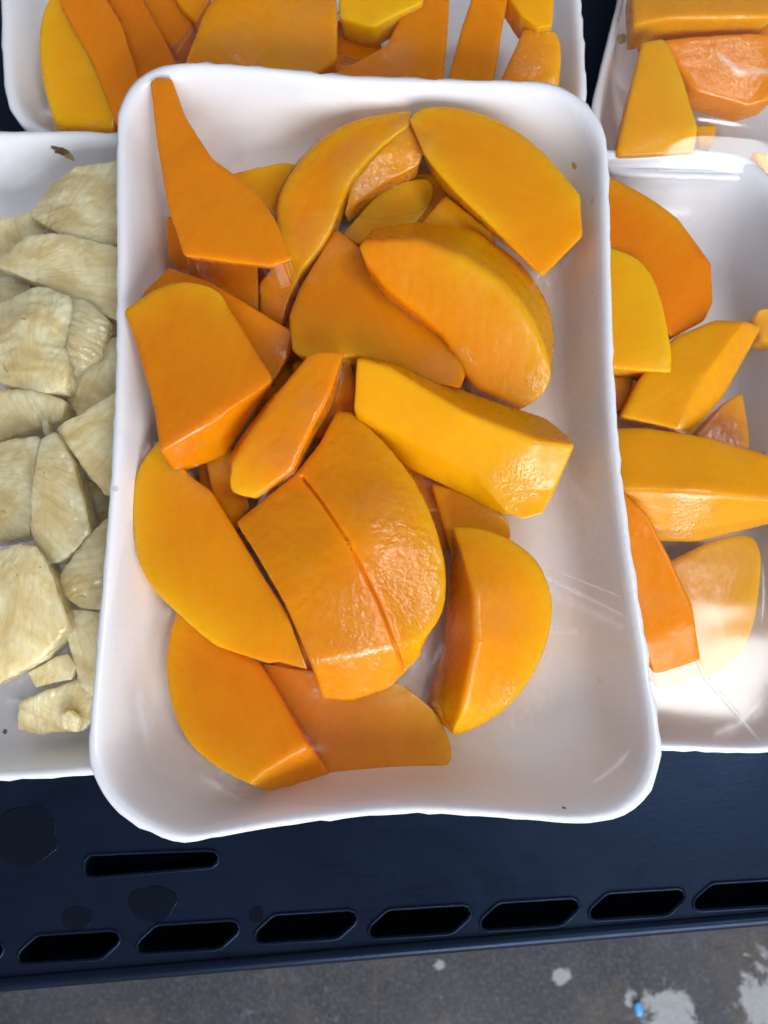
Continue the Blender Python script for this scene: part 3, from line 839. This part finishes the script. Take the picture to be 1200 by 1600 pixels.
piece(P_, 'crumpled brownish pineapple piece with torn fibres in the left tray', [(-20, 480, 33), (60, 448, 35), (110, 460, 36), (105, 585, 38), (100, 612, 36), (62, 618, 35), (-20, 590, 33)], th=13, dome=4, **dict(kw, rough=1.3, fibre=0.6))
piece(P_, 'small torn pineapple flap leaning on the crumpled piece', [(108, 462, 36), (132, 466, 36), (172, 502, 34), (160, 558, 32), (112, 590, 33), (104, 540, 37)], th=10, dome=2, **dict(kw, rough=1.1, fibre=0.6))
piece(P_, 'shaded brown pineapple piece against the middle tray in the left tray', [(100, 620, 28), (115, 580, 30), (175, 525, 31), (215, 520, 30), (215, 620, 28), (130, 665, 27)], th=10, **kw)
piece(P_, 'pale flat pineapple piece at the left edge above the sharp wedge', [(-20, 605, 33), (55, 610, 35), (100, 625, 34), (98, 655, 33), (70, 665, 33), (-20, 695, 31)], th=11, **kw)
piece(P_, 'thin torn pineapple strand hanging below the flat piece', [(62, 655, 36), (74, 656, 36), (77, 680, 35), (70, 682, 35)], th=3, **kw)
piece(P_, 'smooth triangular pineapple wedge with one dark pit in the left tray', [(84, 668, 36), (215, 590, 36), (215, 775, 33), (165, 775, 32), (140, 745, 35)], th=13, **dict(kw, rough=0.3))
piece(P_, 'yellowish pineapple block at the left edge of the left tray', [(-30, 695, 35), (62, 680, 38), (52, 740, 37), (46, 838, 34), (-30, 852, 33)], th=12, **kw)
piece(P_, 'broad fan-shaped pineapple chunk with fibres in the left tray', [(62, 682, 39), (85, 672, 39), (112, 720, 38), (142, 830, 35), (102, 872, 33), (66, 876, 33), (46, 822, 36), (52, 740, 39)], 'ccccsscc', th=14, dome=2, **kw)
piece(P_, 'dark pineapple piece deep between fan-shaped chunk and middle tray', [(120, 740, 25), (200, 770, 25), (200, 830, 25), (135, 830, 25)], th=9, **kw)
piece(P_, 'rounded tan pineapple piece right of the fan-shaped chunk', [(90, 908, 32), (140, 832, 34), (205, 780, 33), (205, 950, 31), (130, 952, 31), (108, 942, 32)], 'csсccc'.replace('с', 'c'), th=12, dome=3, **kw)
piece(P_, 'large white-yellow pineapple chunk at the lower left edge of the photo', [(-30, 862, 36), (30, 848, 38), (55, 852, 38), (80, 895, 38), (108, 982, 36), (62, 1032, 34), (-30, 1082, 31)], th=14, dome=3, **kw)
piece(P_, 'pale upright pineapple piece against the middle tray near the front', [(102, 952, 31), (175, 955, 30), (165, 1110, 27), (120, 1070, 28), (105, 1000, 30)], th=11, **kw)
piece(P_, 'stringy yellow pineapple scrap above the front piece of the left tray', [(40, 1052, 27), (105, 1020, 29), (118, 1040, 29), (110, 1062, 28), (55, 1075, 26)], th=7, **kw)
piece(P_, 'flat stringy pineapple piece at the front of the left tray', [(30, 1098, 24), (70, 1080, 26), (135, 1058, 27), (150, 1120, 24), (130, 1142, 21), (60, 1148, 20), (26, 1140, 20)], th=9, **kw)
piece(P_, 'tiny pale yellow pineapple crumb on the front piece of the left tray', [(92, 1120, 28), (106, 1108, 29), (122, 1122, 28), (120, 1144, 26), (98, 1138, 26)], th=4, dome=1, **dict(kw, rough=0.5))


# ------------------------------------------------------------------ cling film over each tray
def film(tray, label, sag=2.2, creases=(), rings=80, nf=300, wrinkle=0.10, cap=99.0, humps=(), cling=None, veil=0.0, mat=None):
    rim = tray['rim']
    idx = np.linspace(0, len(rim), nf, endpoint=False)
    full = np.vstack([rim, rim[:1]])
    R_ = np.stack([np.interp(idx, np.arange(len(full)), full[:, k]) for k in range(3)], 1)
    R_[:, 2] += 0.00025
    cx, cy = tray['c']
    cloud = np.vstack([p[::7] for p in tray['pts']])
    bmh = bmesh.new()
    for p in cloud: bmh.verts.new(p)
    for p in R_[::2]: bmh.verts.new(p)
    bmesh.ops.convex_hull(bmh, input=bmh.verts[:])
    bmh.normal_update()
    top = [f for f in bmh.faces if f.normal.z > 0.02]
    vs_ = [tuple(v.co) for v in bmh.verts]
    bmh.verts.index_update()
    tree = BVHTree.FromPolygons(vs_, [[v.index for v in f.verts] for f in top])
    bmh.free()
    us = [1 - (k / rings) for k in range(rings)]
    us = [0.985] + [u * 0.98 for u in us[:-1]]
    nr_ = len(us)
    X = np.empty((nr_, nf)); Y = np.empty((nr_, nf)); Z = np.empty((nr_, nf)); E = np.empty((nr_, nf))
    for j, u in enumerate(us):
        for i, (x, y, z) in enumerate(R_):
            px, py = cx + (x - cx) * u, cy + (y - cy) * u
            hit = tree.ray_cast(Vector((px, py, 0.2)), Vector((0, 0, -1)))
            hz = hit[0].z if hit[0] else z
            if hz > z: hz = min(hz, z + cap * MM * (1 - math.exp(-(hz - z) / (cap * MM))))
            edge = min(1.0, (1 - u) / 0.36)
            hz -= sag * MM * edge * edge * (3 - 2 * edge)
            for hp, hh, hw_ in humps:
                hz += hh * MM * math.exp(-((px - hp.x) ** 2 + (py - hp.y) ** 2) / (hw_ * MM) ** 2) * min(1.0, (1 - u) / 0.12)
            X[j, i], Y[j, i], Z[j, i], E[j, i] = px, py, hz, edge
    if cling is not None:
        # the film clings to the tops of the fruit and spans the gaps like a taut skin
        vv, ff = [], []
        for o in tray['objs']:
            me = o.data
            q = np.empty(len(me.vertices) * 3); me.vertices.foreach_get('co', q)
            base = len(vv)
            vv.extend((q.reshape(-1, 3) + np.array(o.location)).tolist())
            ff.extend([[base + k for k in p.vertices] for p in me.polygons])
        ft = BVHTree.FromPolygons(vv, ff)
        fix = np.zeros((nr_, nf), bool); fix[0] = True
        for j in range(1, nr_):
            for i in range(nf):
                h = ft.ray_cast(Vector((X[j, i], Y[j, i], 0.2)), Vector((0, 0, -1)))
                if h[0] is not None and h[0].z > tray['z'] - cling * MM:
                    Z[j, i] = h[0].z - 0.0005; fix[j, i] = True
        free = ~fix
        for it in range(400):
            up = np.vstack([Z[:1], Z[:-1]]); dn = np.vstack([Z[1:], np.full((1, nf), Z[-1].mean())])
            A = (np.roll(Z, 1, 1) + np.roll(Z, -1, 1) + up + dn) / 4
            Z[free] = A[free]
        soft = Z.copy()
        for it in range(20):
            soft[1:-1] = (np.roll(soft, 1, 1) + np.roll(soft, -1, 1))[1:-1] / 4 + (soft[:-2] + soft[2:]) / 4
        Z = np.where(free, soft, Z)
    segs = [(at(*a), at(*b), h, w, fo) for a, b, h, w, fo in creases]
    F = np.full((nr_, nf), veil)
    for a, b, h, w, fo in segs:
        ax, ay = b.x - a.x, b.y - a.y
        t = np.clip(((X - a.x) * ax + (Y - a.y) * ay) / (ax * ax + ay * ay), 0, 1)
        d = np.hypot(X - a.x - ax * t, Y - a.y - ay * t) / (w * MM)
        g = np.exp(-d * d) * np.clip(4 * np.minimum(t, 1 - t) + 0.25, 0, 1)
        Z += h * MM * g
        F = np.maximum(F, fo * g)
    bm = bmesh.new()
    lay = []
    org = tray['org']
    for j in range(nr_):
        lay.append([bm.verts.new((X[j, i] - org.x, Y[j, i] - org.y, Z[j, i] - org.z + wrinkle * MM * E[j, i] * noise.noise(Vector((X[j, i] * 60, Y[j, i] * 160, 4.0))))) for i in range(nf)])
    for A, B in zip(lay, lay[1:]):
        for i in range(nf):
            bm.faces.new((A[i], A[(i + 1) % nf], B[(i + 1) % nf], B[i]))
    bm.faces.new(lay[-1])
    if cling is None:
        inner = [v for r in lay[2:] for v in r]
        for q in range(2): bmesh.ops.smooth_vert(bm, verts=inner, factor=0.5, use_axis_z=True)
    bmesh.ops.recalc_face_normals(bm, faces=bm.faces[:])
    me = bpy.data.meshes.new('cling_film'); bm.to_mesh(me); bm.free(); smooth(me)
    me.attributes.new('fold', 'FLOAT', 'POINT').data.foreach_set('value', F.ravel().astype(np.float32))
    o = link('cling_film', me, mat or FILM, tray['obj'])
    o['label'] = label
    return o


FOLD = Mat('gathered_film')
FOLD.t.nodes.remove(FOLD.b)
_tr = FOLD.n('ShaderNodeBsdfTransparent')
_df = FOLD.n('ShaderNodeBsdfDiffuse'); _df.inputs['Color'].default_value = (0.92, 0.92, 0.95, 1)
_gl = FOLD.n('ShaderNodeBsdfGlossy'); _gl.inputs['Roughness'].default_value = 0.25
_m1 = FOLD.n('ShaderNodeMixShader'); _m1.inputs[0].default_value = 0.25
FOLD.l(_df.outputs[0], _m1.inputs[1]); FOLD.l(_gl.outputs[0], _m1.inputs[2])
_m2 = FOLD.n('ShaderNodeMixShader')
_at = FOLD.n('ShaderNodeAttribute', attribute_name='fold')
FOLD.l(_at.outputs['Fac'], _m2.inputs[0]); FOLD.l(_tr.outputs[0], _m2.inputs[1]); FOLD.l(_m1.outputs[0], _m2.inputs[2])
FOLD.l(_m2.outputs[0], FOLD.out.inputs['Surface'])


def crease(film_obj, tray, pts, width, strength, lift=0.25):
    """a gathered ridge in the film: a low arched ribbon lying on the sheet"""
    me0 = film_obj.data
    bmf = bmesh.new(); bmf.from_mesh(me0)
    tree = BVHTree.FromBMesh(bmf); bmf.free()
    org = tray['org']
    P = [at(p[0], p[1], tray['z'] / MM) for p in pts]
    dense = []
    for a, b in zip(P, P[1:]):
        for t in np.linspace(0, 1, 14, endpoint=False): dense.append(a.lerp(b, float(t)))
    dense.append(P[-1])
    for it in range(8):
        dense = [dense[0]] + [(dense[i - 1] + dense[i] * 2 + dense[i + 1]) / 4 for i in range(1, len(dense) - 1)] + [dense[-1]]
    n = len(dense)
    vs_, fs_, at_ = [], [], []
    offs = (-1.0, -0.45, 0.0, 0.3, 1.0)
    arch = (0.0, 0.6, 1.0, 0.8, 0.0)
    fade = (0.0, 0.45, 1.0, 0.5, 0.0)
    for i, p in enumerate(dense):
        t = i / (n - 1)
        d = (dense[min(i + 1, n - 1)] - dense[max(i - 1, 0)]).normalized()
        side = Vector((-d.y, d.x, 0))
        w = width * MM * (0.55 + 0.45 * math.sin(math.pi * t)) * (1 + 0.4 * noise.noise(p * 300))
        for o_, h_, f_ in zip(offs, arch, fade):
            q = p + side * (w * o_)
            hit = tree.ray_cast(Vector((q.x - org.x, q.y - org.y, 0.2)), Vector((0, 0, -1)))
            z = hit[0].z if hit[0] else q.z - org.z
            vs_.append((q.x - org.x, q.y - org.y, z + (0.05 + lift * h_) * MM))
            at_.append(strength * f_ * min(1.0, 5 * min(t, 1 - t) + 0.1) * (0.75 + 0.5 * noise.noise(p * 450)))
    for i in range(n - 1):
        for k in range(len(offs) - 1):
            a = i * len(offs) + k
            fs_.append((a, a + 1, a + len(offs) + 1, a + len(offs)))
    me = bpy.data.meshes.new('crease'); me.from_pydata(vs_, [], fs_); me.update(); smooth(me)
    me.attributes.new('fold', 'FLOAT', 'POINT').data.foreach_set('value', np.clip(at_, 0, 1).astype(np.float32))
    return link('crease', me, FOLD.m, film_obj)


f_main = film(T_MAIN, 'clear cling film stretched over the middle tray', sag=4.0, cap=0.4, cling=12.5, rings=120, nf=440, veil=0.003)
f_left = film(T_LEFT, 'clear cling film stretched over the pineapple', sag=1.0, cap=0.8, cling=3.0, veil=0.008)
f_right = film(T_RIGHT, 'clear cling film with a white glint over the right tray', sag=0.2, cap=1.0, veil=0.012, mat=FILM_TAUT)
f_back = film(T_BACK, 'clear cling film stretched over the back tray', sag=1.0, cap=1.0, cling=2.0)
f_corner = film(T_CORNER, 'clear cling film with a glaring white glint over the corner tray', sag=0.3, humps=[(at(1150, 50, 30), 9.0, 34.0)], mat=FILM_TAUT)
crease(f_main, T_MAIN, [(748, 905), (765, 880), (800, 876), (860, 900), (920, 932), (985, 968)], 1.1, 0.55)
crease(f_main, T_MAIN, [(840, 905), (900, 940), (985, 985)], 2.6, 0.22, 0.1)
crease(f_main, T_MAIN, [(850, 880), (930, 915), (975, 935)], 0.5, 0.30)
crease(f_main, T_MAIN, [(868, 985), (890, 988), (912, 987)], 1.6, 0.35, 0.1)
crease(f_main, T_MAIN, [(425, 335), (445, 285), (490, 232), (560, 190), (640, 172)], 1.5, 0.32, 0.3)
crease(f_main, T_MAIN, [(925, 1225), (960, 1200), (990, 1165)], 1.2, 0.25)
crease(f_main, T_MAIN, [(300, 1215), (330, 1240), (380, 1262)], 1.8, 0.25)
crease(f_main, T_MAIN, [(205, 1080), (215, 1130), (225, 1170)], 2.2, 0.35, 0.1)
crease(f_right, T_RIGHT, [(1075, 1010), (1100, 1060), (1140, 1105), (1188, 1160)], 1.3, 0.5)
crease(f_right, T_RIGHT, [(1188, 880), (1190, 930), (1186, 980)], 0.9, 0.45)
crease(f_right, T_RIGHT, [(1110, 1150), (1150, 1135), (1200, 1080)], 2.6, 0.25)
crease(f_back, T_BACK, [(55, 178), (110, 172), (178, 195)], 4.5, 0.35, 0.2)
crease(f_back, T_BACK, [(585, 30), (615, 20), (640, 12), (662, 6)], 1.5, 0.5)
crease(f_corner, T_CORNER, [(1085, 140), (1120, 165), (1195, 160)], 1.6, 0.5)
crease(f_left, T_LEFT, [(5, 300), (40, 285), (90, 250)], 2.5, 0.3)
crease(f_left, T_LEFT, [(0, 440), (25, 455), (40, 440)], 5.0, 0.35)

# juice soaked into the foam and painted orange bounce light beside the fruit
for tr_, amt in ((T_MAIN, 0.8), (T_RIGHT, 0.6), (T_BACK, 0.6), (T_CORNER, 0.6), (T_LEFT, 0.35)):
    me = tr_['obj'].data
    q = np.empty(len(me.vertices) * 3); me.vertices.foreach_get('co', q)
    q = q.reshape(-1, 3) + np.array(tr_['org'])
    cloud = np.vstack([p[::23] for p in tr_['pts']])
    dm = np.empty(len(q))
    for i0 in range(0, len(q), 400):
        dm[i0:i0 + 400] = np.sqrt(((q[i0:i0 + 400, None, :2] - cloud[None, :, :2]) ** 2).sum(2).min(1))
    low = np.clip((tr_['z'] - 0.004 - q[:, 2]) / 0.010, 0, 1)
    me.attributes.new('juice_bounce', 'FLOAT', 'POINT').data.foreach_set('value', (amt * np.exp(-dm / 0.014) * low).astype(np.float32))


# ------------------------------------------------------------------ small marks
def stain(tray, px, py, r, mat, seed, squash=1.0, rot=0.0):
    """dried juices on the foam: a thin patch that follows the tray surface"""
    o = tray['obj']
    bmt = bmesh.new(); bmt.from_mesh(o.data)
    tree = BVHTree.FromBMesh(bmt); bmt.free()
    c = Vector((0, 0, CAM_H))
    bm = bmesh.new()
    rings = []
    org = tray['org']
    for rr in (1.0, 0.7, 0.4, 0.15):
        ring = []
        for i in range(24):
            a = 2 * math.pi * i / 24
            k = 1 + 0.5 * noise.fractal(Vector((math.cos(a) * 1.3, math.sin(a) * 1.3, seed)), 0.8, 2.0, 4)
            ex, ey = math.cos(a) * r * k * rr, math.sin(a) * r * k * rr * squash
            q = at(px + ex * math.cos(rot) - ey * math.sin(rot), py + ex * math.sin(rot) + ey * math.cos(rot), 0)
            d = (q - c).normalized()
            h = tree.ray_cast(c - org, d)
            if h[0] is None:
                bm.free(); return
            ring.append(bm.verts.new(h[0] - d * 0.00006))
        rings.append(ring)
    for A, B in zip(rings, rings[1:]):
        for i in range(24): bm.faces.new((A[i], A[(i + 1) % 24], B[(i + 1) % 24], B[i]))
    bm.faces.new(rings[-1])
    bmesh.ops.recalc_face_normals(bm, faces=bm.faces[:])
    me = bpy.data.meshes.new('juice_stain'); bm.to_mesh(me); bm.free(); smooth(me)
    link('juice_stain', me, mat, o)


stain(T_LEFT, 95, 236, 15, SPOT, 1.0, 0.4, 0.3)
stain(T_LEFT, 108, 243, 10, CRUMB, 2.0, 0.5, 0.6)
stain(T_MAIN, 897, 259, 6, CRUMB, 3.0, 0.6, 1.2)
stain(T_MAIN, 186, 213, 6, SPOT, 4.0, 0.35, 0.1)
stain(T_MAIN, 881, 1262, 4, SPOT, 5.0, 0.4, 0.4)
stain(T_LEFT, 8, 1143, 4, SPOT, 6.0)

for i, (px, py, r, sq, lab) in enumerate([
        (42, 1305, 10.0, 0.85, 'large dark wet patch on the crate below the left tray'),
        (238, 1411, 7.2, 0.75, 'round wet patch with a glint between the slots of the crate'),
        (120, 1434, 4.6, 0.75, 'small oval wet spot above the leftmost slot'),
        (401, 1429, 2.3, 1.1, 'tiny wet dot above the third slot from the left'),
        (350, 1492, 1.8, 0.5, 'wet spot under the second slot at the crate edge')]):
    o = blot('water_drop', WET, px, py, r * MM, 0.02, 10 + i, 0.00004, sq, rough=0.22)
    tag(o, lab, 'wet spot', 'wet spots on the crate')

tag(blot('blue_scrap', BLUE, 998, 1576, 3.0 * MM, GZ + 3.5, 50, 0.001, 1.6), 'tiny bright blue scrap beside the pale cement splash', 'scrap')
tag(blot('fruit_crumb', CRUMB, 971, 62, 1.3 * MM, 22.0, 51, 0.0012, 1.2), 'tiny yellow fruit crumb on the left rim of the corner tray', 'crumb')
